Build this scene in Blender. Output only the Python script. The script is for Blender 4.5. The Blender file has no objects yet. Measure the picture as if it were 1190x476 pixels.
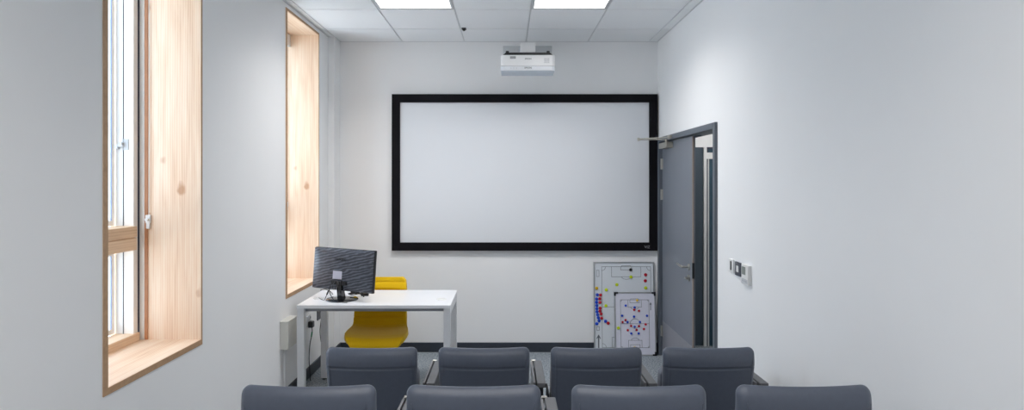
import bpy, bmesh, math, random
from mathutils import Vector, Matrix
random.seed(7)
SC = bpy.context.scene
COL = SC.collection
PI = math.pi
F = 697.0                      # focal length in pixels of the 1190 px wide frame

# ------------------------------------------------------------------ helpers
def srgb(r, g, b):
    f = lambda c: (c/255/12.92) if c/255 <= .04045 else ((c/255+.055)/1.055)**2.4
    return (f(r), f(g), f(b), 1)

def new_mat(name):
    m = bpy.data.materials.new(name); m.use_nodes = True
    nt = m.node_tree
    return m, nt, nt.nodes['Principled BSDF']

def mat(name, col, rough=.5, metal=0., var=.04, scale=30., bump=0., bscale=200., spec=.5, coat=0., sheen=0.):
    """plain procedural material: a little noise in the colour and, if asked, in the height"""
    m, nt, p = new_mat(name)
    N, L = nt.nodes, nt.links
    tc = N.new('ShaderNodeTexCoord')
    nz = N.new('ShaderNodeTexNoise'); nz.inputs['Scale'].default_value = scale; nz.inputs['Detail'].default_value = 4
    L.new(tc.outputs['Object'], nz.inputs['Vector'])
    cr = N.new('ShaderNodeValToRGB')
    cr.color_ramp.elements[0].position = .3; cr.color_ramp.elements[1].position = .7
    cr.color_ramp.elements[0].color = tuple(c*(1-var) for c in col[:3])+(1,)
    cr.color_ramp.elements[1].color = tuple(min(1, c*(1+var)) for c in col[:3])+(1,)
    L.new(nz.outputs['Fac'], cr.inputs['Fac']); L.new(cr.outputs['Color'], p.inputs['Base Color'])
    p.inputs['Roughness'].default_value = rough; p.inputs['Metallic'].default_value = metal
    p.inputs['Specular IOR Level'].default_value = spec
    p.inputs['Coat Weight'].default_value = coat
    if sheen:
        p.inputs['Sheen Weight'].default_value = sheen; p.inputs['Sheen Roughness'].default_value = .4
    if bump:
        n2 = N.new('ShaderNodeTexNoise'); n2.inputs['Scale'].default_value = bscale; n2.inputs['Detail'].default_value = 3
        L.new(tc.outputs['Object'], n2.inputs['Vector'])
        b = N.new('ShaderNodeBump'); b.inputs['Strength'].default_value = bump; b.inputs['Distance'].default_value = .002
        L.new(n2.outputs['Fac'], b.inputs['Height']); L.new(b.outputs['Normal'], p.inputs['Normal'])
    return m

def wood_mat(name, axis, light, mid, dark, board=.105, across=0, seed=0., knots=True):
    """pale softwood: glued staves, long grain streaks and oval knots; axis = grain direction 0/1/2"""
    m, nt, p = new_mat(name)
    N, L = nt.nodes, nt.links
    tc = N.new('ShaderNodeTexCoord')
    def mapped(sc, loc=(0, 0, 0)):
        mp = N.new('ShaderNodeMapping'); mp.inputs['Scale'].default_value = sc; mp.inputs['Location'].default_value = loc
        L.new(tc.outputs['Object'], mp.inputs['Vector']); return mp.outputs['Vector']
    s = [1.0, 1.0, 1.0]; s[axis] = .06
    n1 = N.new('ShaderNodeTexNoise'); n1.inputs['Scale'].default_value = 38; n1.inputs['Detail'].default_value = 6; n1.inputs['Distortion'].default_value = .6
    L.new(mapped(s, (seed, seed*2, seed)), n1.inputs['Vector'])
    s2 = [1.0, 1.0, 1.0]; s2[axis] = .1
    n2 = N.new('ShaderNodeTexNoise'); n2.inputs['Scale'].default_value = 9; n2.inputs['Detail'].default_value = 3
    L.new(mapped(s2, (seed, 0, seed)), n2.inputs['Vector'])
    # growth-ring bands
    s3 = [1.0, 1.0, 1.0]; s3[axis] = .05
    wv = N.new('ShaderNodeTexWave'); wv.wave_type = 'BANDS'; wv.bands_direction = 'XYZ'[across]
    wv.inputs['Scale'].default_value = 24; wv.inputs['Distortion'].default_value = 7; wv.inputs['Detail'].default_value = 2; wv.inputs['Detail Scale'].default_value = .5
    L.new(mapped(s3, (0, 0, seed)), wv.inputs['Vector'])
    # stave number
    sep = N.new('ShaderNodeSeparateXYZ'); L.new(tc.outputs['Object'], sep.inputs[0])
    dv = N.new('ShaderNodeMath'); dv.operation = 'DIVIDE'; dv.inputs[1].default_value = board; L.new(sep.outputs[across], dv.inputs[0])
    fl = N.new('ShaderNodeMath'); fl.operation = 'FLOOR'; L.new(dv.outputs[0], fl.inputs[0])
    wn = N.new('ShaderNodeTexWhiteNoise'); wn.noise_dimensions = '1D'; L.new(fl.outputs[0], wn.inputs['W'])
    ad = N.new('ShaderNodeMath'); ad.operation = 'MULTIPLY_ADD'; ad.inputs[1].default_value = .5; L.new(n1.outputs['Fac'], ad.inputs[0])
    m2 = N.new('ShaderNodeMath'); m2.operation = 'MULTIPLY'; m2.inputs[1].default_value = .35; L.new(n2.outputs['Fac'], m2.inputs[0])
    L.new(m2.outputs[0], ad.inputs[2])
    ad2 = N.new('ShaderNodeMath'); ad2.operation = 'MULTIPLY_ADD'; ad2.inputs[1].default_value = .16; L.new(wn.outputs['Value'], ad2.inputs[0]); L.new(ad.outputs[0], ad2.inputs[2])
    ad3 = N.new('ShaderNodeMath'); ad3.operation = 'MULTIPLY_ADD'; ad3.inputs[1].default_value = .12; L.new(wv.outputs['Fac'], ad3.inputs[0]); L.new(ad2.outputs[0], ad3.inputs[2])
    cr = N.new('ShaderNodeValToRGB')
    cr.color_ramp.elements[0].position = .38; cr.color_ramp.elements[0].color = light
    cr.color_ramp.elements[1].position = .78; cr.color_ramp.elements[1].color = dark
    e = cr.color_ramp.elements.new(.56); e.color = mid
    L.new(ad3.outputs[0], cr.inputs['Fac'])
    out = cr.outputs['Color']
    if knots:
        s4 = [1.0, 1.0, 1.0]; s4[axis] = .55
        nzv = N.new('ShaderNodeTexNoise'); nzv.inputs['Scale'].default_value = 14
        L.new(mapped((1, 1, 1)), nzv.inputs['Vector'])
        mx = N.new('ShaderNodeMix'); mx.data_type = 'VECTOR'; mx.inputs['Factor'].default_value = .03
        L.new(mapped(s4, (seed*3+.2, .1, .35)), mx.inputs['A']); L.new(nzv.outputs['Color'], mx.inputs['B'])
        vo = N.new('ShaderNodeTexVoronoi'); vo.inputs['Scale'].default_value = 5.5
        L.new(mx.outputs['Result'], vo.inputs['Vector'])
        kr = N.new('ShaderNodeValToRGB'); kr.color_ramp.elements[0].position = .07; kr.color_ramp.elements[0].color = (1, 1, 1, 1)
        kr.color_ramp.elements[1].position = .14; kr.color_ramp.elements[1].color = (0, 0, 0, 1)
        L.new(vo.outputs['Distance'], kr.inputs['Fac'])
        kf = N.new('ShaderNodeMath'); kf.operation = 'MULTIPLY'; kf.inputs[1].default_value = .7; L.new(kr.outputs['Color'], kf.inputs[0])
        mk = N.new('ShaderNodeMix'); mk.data_type = 'RGBA'; mk.inputs['B'].default_value = srgb(186, 128, 86)
        L.new(kf.outputs[0], mk.inputs['Factor']); L.new(out, mk.inputs['A']); out = mk.outputs['Result']
    L.new(out, p.inputs['Base Color'])
    p.inputs['Roughness'].default_value = .55; p.inputs['Specular IOR Level'].default_value = .35
    return m

def emit_mat(name, col, strength):
    m, nt, p = new_mat(name)
    p.inputs['Base Color'].default_value = (.8, .8, .8, 1)
    p.inputs['Emission Color'].default_value = col; p.inputs['Emission Strength'].default_value = strength
    return m

def glass_mat(name, tint=(1, 1, 1, 1)):
    m = bpy.data.materials.new(name); m.use_nodes = True; nt = m.node_tree; N, L = nt.nodes, nt.links
    N.remove(N['Principled BSDF']); out = N['Material Output']
    tr = N.new('ShaderNodeBsdfTransparent'); tr.inputs['Color'].default_value = tint
    gl = N.new('ShaderNodeBsdfGlossy'); gl.inputs['Roughness'].default_value = .02
    fr = N.new('ShaderNodeFresnel'); fr.inputs['IOR'].default_value = 1.45
    mx = N.new('ShaderNodeMixShader')
    ge = N.new('ShaderNodeNewGeometry'); iv = N.new('ShaderNodeMath'); iv.operation = 'SUBTRACT'; iv.inputs[0].default_value = 1
    mu = N.new('ShaderNodeMath'); mu.operation = 'MULTIPLY'       # reflect on the outer side of each pane face only
    L.new(ge.outputs['Backfacing'], iv.inputs[1]); L.new(iv.outputs[0], mu.inputs[0]); L.new(fr.outputs[0], mu.inputs[1])
    L.new(mu.outputs[0], mx.inputs[0]); L.new(tr.outputs[0], mx.inputs[1]); L.new(gl.outputs[0], mx.inputs[2]); L.new(mx.outputs[0], out.inputs['Surface'])
    return m

def root_loc(p):
    while p.parent: p = p.parent
    return Vector(p.location)

class MB:
    """collects shapes into one mesh; coordinates are world ones unless local=True at build"""
    def __init__(s): s.bm = bmesh.new()
    def box(s, x0, x1, y0, y1, z0, z1, bev=0, seg=2, M=None):
        r = bmesh.ops.create_cube(s.bm, size=1)['verts']
        for v in r:
            v.co = Vector(((x0+x1)/2+v.co.x*(x1-x0), (y0+y1)/2+v.co.y*(y1-y0), (z0+z1)/2+v.co.z*(z1-z0)))
        vs = r
        if bev:
            es = list({e for v in r for e in v.link_edges})
            rr = bmesh.ops.bevel(s.bm, geom=es, offset=bev, segments=seg, profile=.5, affect='EDGES')
            vs = list({v for f in rr['faces'] for v in f.verts} | {v for v in r if v.is_valid})
        if M is not None:
            for v in vs: v.co = M @ v.co
        return vs
    def cyl(s, a, b, r0, r1=None, n=20):
        a, b = Vector(a), Vector(b); r1 = r0 if r1 is None else r1
        d = b-a; q = Vector((0, 0, 1)).rotation_difference(d.normalized()).to_matrix().to_4x4()
        M = Matrix.Translation((a+b)/2) @ q
        bmesh.ops.create_cone(s.bm, cap_ends=True, segments=n, radius1=r0, radius2=r1, depth=d.length, matrix=M)
        return s
    def tube(s, pts, r, n=8):
        pts = [Vector(p) for p in pts]
        # Catmull-Rom smoothing
        if len(pts) > 2:
            P = [pts[0]]+pts+[pts[-1]]; q = []
            for i in range(1, len(P)-2):
                for k in range(6):
                    t = k/6
                    q.append(.5*((2*P[i])+(P[i+1]-P[i-1])*t+(2*P[i-1]-5*P[i]+4*P[i+1]-P[i+2])*t*t+(3*P[i]-P[i-1]-3*P[i+1]+P[i+2])*t**3))
            q.append(pts[-1]); pts = q
        prev = None; up = Vector((.13, .31, .94)).normalized()
        for i, p in enumerate(pts):
            d = (pts[min(i+1, len(pts)-1)]-pts[max(i-1, 0)])
            if d.length < 1e-7: d = Vector((0, 0, 1))
            d.normalize(); u = d.cross(up)
            if u.length < .05: u = d.cross(Vector((1, 0, 0)))
            u.normalize(); w = d.cross(u)
            ring = [s.bm.verts.new(p+u*math.cos(2*PI*k/n)*r+w*math.sin(2*PI*k/n)*r) for k in range(n)]
            if prev:
                for k in range(n): s.bm.faces.new((prev[k], prev[(k+1) % n], ring[(k+1) % n], ring[k]))
            else: s.bm.faces.new(ring[::-1])
            prev = ring
        s.bm.faces.new(prev); return s
    def lathe(s, prof, c, n=32):
        c = Vector(c); prev = None
        for (r, z) in prof:
            ring = [s.bm.verts.new(c+Vector((r*math.cos(2*PI*k/n), r*math.sin(2*PI*k/n), z))) for k in range(n)]
            if prev:
                for k in range(n): s.bm.faces.new((prev[k], prev[(k+1) % n], ring[(k+1) % n], ring[k]))
            else: s.bm.faces.new(ring[::-1])
            prev = ring
        s.bm.faces.new(prev); return s
    def prism(s, poly, x0, x1, ax=0):
        """poly of 2D points in the plane across axis ax, extruded from x0 to x1"""
        def mk(x, p):
            if ax == 0: return Vector((x, p[0], p[1]))
            if ax == 1: return Vector((p[0], x, p[1]))
            return Vector((p[0], p[1], x))
        A = [s.bm.verts.new(mk(x0, p)) for p in poly]; B = [s.bm.verts.new(mk(x1, p)) for p in poly]
        n = len(poly)
        s.bm.faces.new(A); s.bm.faces.new(B[::-1])
        for i in range(n): s.bm.faces.new((A[i], B[i], B[(i+1) % n], A[(i+1) % n]))
        return s
    def transform(s, M):
        bmesh.ops.transform(s.bm, matrix=M, verts=s.bm.verts); return s
    def build(s, name, material, parent=None, loc=None, bev=0, smooth=False, local=False):
        """loc: origin of a top-level mesh; parent: the origin is the root's"""
        bmesh.ops.recalc_face_normals(s.bm, faces=s.bm.faces)
        off = Vector((0, 0, 0))
        if not local:
            if parent is not None: off = root_loc(parent)
            elif loc is not None: off = Vector(loc)
        for v in s.bm.verts: v.co -= off
        me = bpy.data.meshes.new(name); s.bm.to_mesh(me); s.bm.free()
        me.materials.append(material)
        if smooth:
            for p in me.polygons: p.use_smooth = True
        o = bpy.data.objects.new(name, me); COL.objects.link(o)
        if parent is not None: o.parent = parent
        elif loc is not None: o.location = loc
        if bev:
            md = o.modifiers.new('bevel', 'BEVEL'); md.width = bev; md.segments = 2; md.limit_method = 'ANGLE'; md.angle_limit = .6
        if smooth == 'auto' or bev:
            for p in me.polygons: p.use_smooth = True
            wn = o.modifiers.new('wn', 'WEIGHTED_NORMAL'); wn.keep_sharp = False
        return o

def tag(o, label, cat, group=None):
    o['label'] = label; o['category'] = cat
    if group: o['group'] = group
    return o
def thing(name, loc, label, cat, group=None, rz=0):
    o = bpy.data.objects.new(name, None); COL.objects.link(o); o.location = loc; o.rotation_euler = (0, 0, rz); o.empty_display_size = .1
    return tag(o, label, cat, group)
def struct(o): o['kind'] = 'structure'; return o
def sroot(name, loc):
    o = bpy.data.objects.new(name, None); COL.objects.link(o); o.location = loc; o['kind'] = 'structure'; return o
def copy_tree(o, parent=None):
    c = o.copy(); COL.objects.link(c); c.parent = parent
    for ch in o.children: copy_tree(ch, c)
    return c
def text_obj(name, body, size, M, material, parent, extrude=.0004):
    cu = bpy.data.curves.new(name, 'FONT'); cu.body = body; cu.size = size; cu.align_x = 'CENTER'; cu.align_y = 'CENTER'; cu.extrude = extrude
    cu.materials.append(material)
    tmp = bpy.data.objects.new('tmp', cu); COL.objects.link(tmp)
    me = bpy.data.meshes.new_from_object(tmp, depsgraph=bpy.context.evaluated_depsgraph_get())
    bpy.data.objects.remove(tmp); me.transform(M); me.name = name
    me.materials.clear(); me.materials.append(material)
    o = bpy.data.objects.new(name, me); COL.objects.link(o); o.parent = parent
    return o

# ------------------------------------------------------------------ materials
WHITE = mat('wall_paint', srgb(243, 243, 243), .7, var=.012, scale=1.2, bump=.06, bscale=350, spec=.3)
CEIL = mat('ceiling_tile', srgb(240, 241, 242), .85, var=.015, scale=90, bump=.15, bscale=500, spec=.2)
GRIDM = mat('grid_metal', srgb(214, 215, 216), .5, var=.01)
SKIRT = mat('baseboard_paint', srgb(52, 58, 67), .45, var=.05)
def carpet():
    m, nt, p = new_mat('carpet'); N, L = nt.nodes, nt.links
    tc = N.new('ShaderNodeTexCoord')
    n1 = N.new('ShaderNodeTexNoise'); n1.inputs['Scale'].default_value = 70; n1.inputs['Detail'].default_value = 5; n1.inputs['Roughness'].default_value = .8
    L.new(tc.outputs['Object'], n1.inputs['Vector'])
    cr = N.new('ShaderNodeValToRGB'); cr.color_ramp.elements[0].position = .38; cr.color_ramp.elements[1].position = .62
    cr.color_ramp.elements[0].color = srgb(86, 93, 100); cr.color_ramp.elements[1].color = srgb(178, 186, 192)
    L.new(n1.outputs['Fac'], cr.inputs['Fac']); L.new(cr.outputs['Color'], p.inputs['Base Color'])
    p.inputs['Roughness'].default_value = .95; p.inputs['Specular IOR Level'].default_value = .1
    b = N.new('ShaderNodeBump'); b.inputs['Strength'].default_value = .5; b.inputs['Distance'].default_value = .004
    L.new(n1.outputs['Fac'], b.inputs['Height']); L.new(b.outputs['Normal'], p.inputs['Normal'])
    return m
CARPET = carpet()
WL, WM, WD = srgb(243, 222, 199), srgb(235, 204, 175), srgb(206, 162, 126)
WOODZ = wood_mat('larch_upright', 2, WL, WM, WD, .108, 0, .3)
WOODY = wood_mat('larch_lengthwise', 1, WL, WM, WD, .108, 0, 1.7)
WOODT = wood_mat('larch_transom', 1, srgb(240, 212, 182), srgb(230, 200, 168), srgb(206, 170, 134), .3, 2, 2.1, knots=False)
BRSTRIP = mat('brown_strip', srgb(186, 132, 96), .55, var=.08, scale=30)
PALEW = mat('overexposed_frame_wood', srgb(248, 243, 236), .5, var=.03, scale=12)  # near-white colour stands for wood overexposed by the window light
WEDGE = mat('shaded_lining_edge', srgb(186, 150, 116), .6, var=.1, scale=40)  # darker brown puts the weaker light on room-facing edges into the colour
PWHITE = mat('white_plastic', srgb(232, 232, 230), .35, var=.01)
BOXW = mat('ivory_plastic', srgb(222, 220, 212), .4, var=.01)
PROJW = mat('projector_white', srgb(248, 248, 248), .3, var=.005)
PGREY = mat('pale_grey_plastic', srgb(196, 198, 200), .4, var=.02)
GASK = mat('dark_gasket', srgb(40, 44, 66), .5)
BGASK = mat('blue_gasket', srgb(120, 150, 205), .5)
GLASS = glass_mat('window_glass', (.97, .99, 1, 1))
BLACKF = mat('black_velvet_frame', srgb(16, 15, 20), .8, var=.1, spec=.2)
SCREEN = mat('projection_fabric', srgb(226, 229, 233), .75, var=.006, scale=2, spec=.2)
BLACK = mat('black_plastic', srgb(22, 23, 26), .35)
BLACKG = mat('black_gloss', srgb(14, 15, 20), .12, coat=.5)
DOORG = mat('door_grey_paint', srgb(118, 123, 132), .42, var=.015, scale=6)
FRAMEG = mat('frame_grey_paint', srgb(92, 99, 108), .38, var=.015, scale=6)
LIP = mat('timber_lipping', srgb(170, 156, 146), .6)
KICK = mat('satin_kick_plate', srgb(150, 150, 156), .35, metal=.35)
STEEL = mat('satin_steel', srgb(190, 188, 182), .28, metal=.9)
BRONZE = mat('closer_silver', srgb(176, 172, 162), .4, metal=.5)
DARKM = mat('dark_metal', srgb(48, 50, 54), .4, metal=.4)
DESKW = mat('desk_laminate', srgb(236, 237, 240), .3, var=.008)
DESKL = mat('desk_frame_paint', srgb(222, 223, 226), .35, var=.01)
DESKE = mat('desk_beam_grey', srgb(150, 152, 158), .4)
YELLOW = mat('yellow_wool', srgb(234, 188, 14), .75, var=.05, scale=160, bump=.2, bscale=700, spec=.2, sheen=.22)
SEATF = mat('slate_upholstery', srgb(82, 89, 103), .42, var=.04, scale=60, bump=.12, bscale=600, spec=.55, sheen=.2)
SEAM = mat('seam_thread', srgb(98, 104, 116), .6)
ARMG = mat('armrest_grey', srgb(98, 99, 102), .5, var=.05, scale=50)
TABG = mat('tablet_edge_grey', srgb(112, 112, 115), .4)
ALU = mat('brushed_aluminium', srgb(186, 188, 190), .35, metal=.7)
BOARDW = mat('whiteboard_enamel', srgb(222, 227, 232), .22, var=.01, spec=.4)
BOARDL = mat('whiteboard_enamel_lilac', srgb(226, 226, 238), .22, var=.01, spec=.4)
INK = mat('printed_line_ink', srgb(92, 96, 104), .5)
MB_BLUE = mat('blue_magnet', srgb(22, 74, 200), .35)
MB_RED = mat('red_magnet', srgb(190, 22, 44), .35)
MB_LIME = mat('lime_magnet', srgb(200, 220, 20), .35)
MB_YEL = mat('yellow_magnet', srgb(226, 186, 30), .35)
MB_BLK = mat('black_magnet', srgb(18, 18, 22), .35)
TEALD = mat('teal_grey_door_paint', srgb(66, 80, 92), .35, var=.03, scale=3)
TEAL = mat('teal_tinted_glazing', srgb(48, 78, 96), .15, var=.1, scale=3)
LCD = mat('lcd_display', srgb(128, 134, 128), .3)
DKGREY = mat('dark_grey_plate', srgb(66, 70, 80), .45)
VENT = mat('vent_grey', srgb(168, 168, 170), .5)
LABELM = mat('paper_label', srgb(206, 206, 220), .5)
GREENT = mat('green_tag', srgb(30, 140, 80), .5)
PAVE = mat('pale_paving', srgb(228, 228, 226), .8, var=.05, scale=2)
PANEL = emit_mat('led_diffuser', (1, .97, .95, 1), 2.0)
CORRL = emit_mat('corridor_fill_glow', (1, .99, .97, 1), 5)

# monitor back: dark plastic with fine slanted wave lines moulded in
def monitor_back():
    m, nt, p = new_mat('monitor_wave_plastic'); N, L = nt.nodes, nt.links
    tc = N.new('ShaderNodeTexCoord'); mp = N.new('ShaderNodeMapping')
    mp.inputs['Rotation'].default_value = (0, math.radians(42), 0); mp.inputs['Scale'].default_value = (.45, 1, 1.7)
    L.new(tc.outputs['Object'], mp.inputs['Vector'])
    wv = N.new('ShaderNodeTexWave'); wv.bands_direction = 'Z'; wv.inputs['Scale'].default_value = 11
    wv.inputs['Distortion'].default_value = 5; wv.inputs['Detail'].default_value = 3; wv.inputs['Detail Scale'].default_value = 2
    L.new(mp.outputs['Vector'], wv.inputs['Vector'])
    cr = N.new('ShaderNodeValToRGB'); cr.color_ramp.elements[0].color = srgb(62, 66, 76); cr.color_ramp.elements[1].color = srgb(108, 114, 127)
    cr.color_ramp.elements[0].position = .35
    L.new(wv.outputs['Fac'], cr.inputs['Fac']); L.new(cr.outputs['Color'], p.inputs['Base Color'])
    b = N.new('ShaderNodeBump'); b.inputs['Strength'].default_value = .4; b.inputs['Distance'].default_value = .002
    L.new(wv.outputs['Fac'], b.inputs['Height']); L.new(b.outputs['Normal'], p.inputs['Normal'])
    p.inputs['Roughness'].default_value = .32
    return m
MONB = monitor_back()

# ------------------------------------------------------------------ room shell
XL, XR, YB, YF, ZC = -1.67, 1.475, 5.83, -2.3, 3.011
WY0, WY1, WZ0, WZ1, PITCH = 2.482, 3.292, .765, 2.976, 2.06
XO = -2.17                                   # outer face of the left wall
m = MB(); m.box(XL, XR, YF, YB, -.1, 0)
m.box(XR, 2.55, 2.6, 9.6, -.1, 0)
struct(m.build('floor', CARPET, loc=(0, 0, 0)))
m = MB(); m.box(XL, XR, YF, 2.45, 0, .14, bev=.004)
struct(m.build('floor_step', CARPET, loc=(0, 0, 0)))
# left wall with three window openings
m = MB()
wins = [WY0, WY0+PITCH]; H = WY1-WY0
m.box(XO, XL, YF-.1, YB+.1, -.1, WZ0); m.box(XO, XL, YF-.1, YB+.1, WZ1, 3.3)
edges = [YF-.1]+[e for w in wins for e in (w, w+H)]+[YB+.1]
for i in range(0, len(edges), 2): m.box(XO, XL, edges[i], edges[i+1], WZ0, WZ1)
struct(m.build('wall_left', WHITE, loc=(0, 0, 0)))
m = MB(); m.box(XL-.3, XR+.2, YB, YB+.15, -.1, 3.3); struct(m.build('wall_back', WHITE, loc=(0, 0, 0)))
m = MB(); m.box(XL-.3, XR+.2, YF-.15, YF, -.1, 3.3); struct(m.build('wall_front', WHITE, loc=(0, 0, 0)))
DY0, DY1, DZ = 4.20, 5.745, 2.055            # structural door opening
m = MB()
m.box(XR, XR+.13, YF-.1, DY0, -.1, 3.3); m.box(XR, XR+.13, DY1, 9.7, -.1, 3.3); m.box(XR, XR+.13, DY0, DY1, DZ, 3.3)
struct(m.build('wall_right', WHITE, loc=(0, 0, 0)))
m = MB(); m.box(XL, -1.612, 5.63, YB, 0, ZC-.001, bev=.003)
struct(m.build('pillar_boxing', WHITE, loc=(0, 0, 0)))
# suspended ceiling: tiles a little below a recessed grid
gx = [XL, -1.609, -1.005, -.405, .195, .795, 1.389, XR]
gy = [YB, 5.33]+[5.33-.6*k for k in range(1, 13)]+[YF]
PAN = {}
for j, (a, b) in enumerate(zip(gy[:-1], gy[1:])):
    for i in (2, 4):
        if j in (2, 8): PAN[(i, j)] = (gx[i], gx[i+1], b, a)  # the rear row is unseen, added to brighten the room
m = MB(); g = .007
for i in range(len(gx)-1):
    for j in range(len(gy)-1):
        if (i, j) in PAN: continue
        x0, x1, y0, y1 = gx[i], gx[i+1], gy[j+1], gy[j]
        x0 += g if i else 0; x1 -= g if i < len(gx)-2 else 0; y1 -= g if j else 0; y0 += g
        if x1-x0 < .02: continue
        m.box(x0, x1, y0, y1, ZC, ZC+.015)
m.box(XL-.2, XR+.2, YF-.1, YB+.1, ZC+.3, ZC+.4)
struct(m.build('ceiling', CEIL, loc=(0, 0, 0)))
m = MB()
for x in gx[1:-1]: m.box(x-.012, x+.012, YF, YB, ZC+.008, ZC+.04)
for y in gy[1:-1]: m.box(XL, XR, y-.012, y+.012, ZC+.0082, ZC+.038)
m.box(XL, XL+.02, YF, 5.63, ZC-.004, ZC); m.box(XR-.012, XR, YF, YB, ZC-.003, ZC); m.box(-1.61, XR, YB-.012, YB, ZC-.003, ZC)
struct(m.build('ceiling_grid', GRIDM, loc=(0, 0, 0)))
# baseboards
m = MB(); m.box(-1.612, XR, YB-.012, YB, 0, .092, bev=.002); struct(m.build('baseboard_back', SKIRT, loc=(0, 0, 0)))
m = MB(); m.box(XL, XL+.012, 2.452, 5.63, 0, .092, bev=.002); m.box(XL, -1.600, 5.618, 5.63, 0, .092); m.box(-1.612, -1.600, 5.63, YB-.012, 0, .092)
struct(m.build('baseboard_left', SKIRT, loc=(0, 0, 0)))
m = MB(); m.box(XR-.012, XR, 2.452, 4.175, 0, .092, bev=.002); struct(m.build('baseboard_right', SKIRT, loc=(0, 0, 0)))
# outside ground
m = MB(); m.box(-40, XO-.01, -30, 40, -.4, -.3); struct(m.build('ground', PAVE, loc=(0, 0, 0)))

# ------------------------------------------------------------------ windows
def window(n, y):
    r = sroot('window_%d' % n, (XL, y, WZ0))
    y0, y1 = y, y+H; z0, z1 = WZ0, WZ1; xf = -2.0
    pr = XL+.003
    def part(mb, name, mt, bev=0): return mb.build(name, mt, r, bev=bev)
    # lining boards (jambs and head), sill board; room-facing edges coloured darker for their shade
    m = MB(); m.box(XO+.01, pr, y1-.016, y1, z0, z1); part(m, 'side_lining', WOODZ)
    m = MB(); m.box(XO+.02, pr, y0, y0+.03, z0, z1); part(m, 'side_lining', WOODZ)
    m = MB(); m.box(XO+.02, pr, y0+.03, y1-.016, z1-.022, z1); part(m, 'head_lining', WOODY)
    m = MB(); m.box(XO+.02, pr, y0+.03, y1-.016, z0, z0+.03); part(m, 'sill', WOODY)
    e = pr+.0012
    m = MB(); m.box(pr, e, y0, y0+.03, z0, z1); m.box(pr, e, y1-.010, y1, z0, z1); m.box(pr, e, y0+.03, y1-.010, z1-.018, z1); m.box(pr, e, y0+.03, y1-.010, z0, z0+.028)
    part(m, 'lining_edge', WEDGE)
    zi0, zi1 = z0+.03, z1-.022; a, b = y0+.03, y1-.016
    # deep fixed frame: stiles, head and bottom rail
    for (sa, sb) in ((b-.055, b-.018), (a, a+.055)):
        m = MB(); m.box(xf-.095, xf, sa, sb, zi0, zi1); part(m, 'frame_stile', PALEW, .002)
    m = MB(); m.box(xf-.095, xf, a+.055, b-.055, zi1-.08, zi1); part(m, 'frame_rail', PALEW, .002)
    m = MB(); m.box(xf-.095, xf+.012, a+.055, b-.018, zi0, zi0+.045); part(m, 'frame_rail', WOODT, .002)
    # transom of two stacked rails with a shadow gap between
    zt = 1.355
    m = MB(); m.box(xf-.095, xf+.018, a, b-.052, zt+.004, zt+.063, bev=.003); m.box(xf-.095, xf+.016, a, b-.052, zt-.065, zt, bev=.003)
    m.box(xf-.085, xf+.006, a, b-.055, zt-.002, zt+.006)
    part(m, 'transom', WOODT)
    # sashes above and below, set behind the frame
    for (s0, s1) in ((zi0+.045, zt-.066), (zt+.064, zi1-.08)):
        q = MB(); ya, yb = a+.057, b-.057
        q.box(xf-.14, xf-.10, ya, ya+.028, s0, s1); q.box(xf-.14, xf-.10, yb-.028, yb, s0, s1)
        q.box(xf-.14, xf-.10, ya+.028, yb-.028, s0, s0+.03); q.box(xf-.14, xf-.10, ya+.028, yb-.028, s1-.03, s1)
        sh = part(q, 'sash', PALEW, .002)
        for yy in (yb-.0295, ya+.0285):
            q = MB(); q.box(xf-.104, xf-.0985, yy, yy+.001, s0+.03, s1-.03); q.build('glazing_gasket', BGASK, sh)
        q = MB(); q.box(xf-.125, xf-.118, ya+.02, yb-.02, s0+.02, s1-.02); q.build('pane', GLASS, sh)
        q = MB(); q.box(xf-.094, xf-.056, b-.057, b-.0552, s0, s1); part(q, 'frame_seal', PWHITE)
        q = MB(); q.box(xf-.056, xf-.052, b-.0575, b-.0552, s0, s1); part(q, 'frame_gasket', DKGREY)
    m = MB(); m.box(xf-.03, xf+.002, b-.0175, b-.0065, zi0, zi1); part(m, 'frame_gasket', GASK)
    m = MB(); m.box(xf+.0, xf+.028, b-.006, b, zi0, zi1, bev=.0015); part(m, 'blind_guide', PWHITE)
    m = MB(); m.box(xf+.028, xf+.046, b-.005, b, zi0, zi1-.1, bev=.001); part(m, 'jamb_strip', BRSTRIP)  # darker brown strip along the jamb, next to the blind guide
    # latch on the upper frame
    q = MB(); zl = 1.855
    q.box(xf-.052, xf-.026, b-.060, b-.055, zl-.03, zl+.03, bev=.001); q.cyl((xf-.058, b-.056, zl+.004), (xf-.058, b-.078, zl+.004), .009)
    q.box(xf-.095, xf-.045, b-.076, b-.068, zl-.014, zl-.002, bev=.002); q.cyl((xf-.082, b-.058, zl-.016), (xf-.082, b-.078, zl-.016), .010)
    part(q, 'latch', PGREY)
    # blind cassette under the head, its cord and the cord cleat on the far lining
    q = MB(); q.box(xf+.005, xf+.085, a, b, zi1-.105, zi1, bev=.004); part(q, 'blind_cassette', PWHITE)
    q = MB(); q.tube([(xf+.055, b-.010, zi1-.1), (xf+.056, b-.009, 2.2), (xf+.055, b-.010, 1.47)], .0016, 6); part(q, 'blind_cord', PWHITE)
    q = MB(); q.box(xf+.036, xf+.064, b-.012, b, 1.43, 1.475, bev=.003); q.cyl((xf+.05, b-.012, 1.45), (xf+.05, b-.026, 1.45), .009); q.box(xf+.042, xf+.062, b-.016, b-.004, 1.40, 1.432, bev=.003)
    part(q, 'cord_cleat', PWHITE)
    return r
window(1, WY0); window(2, WY0+PITCH)

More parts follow.
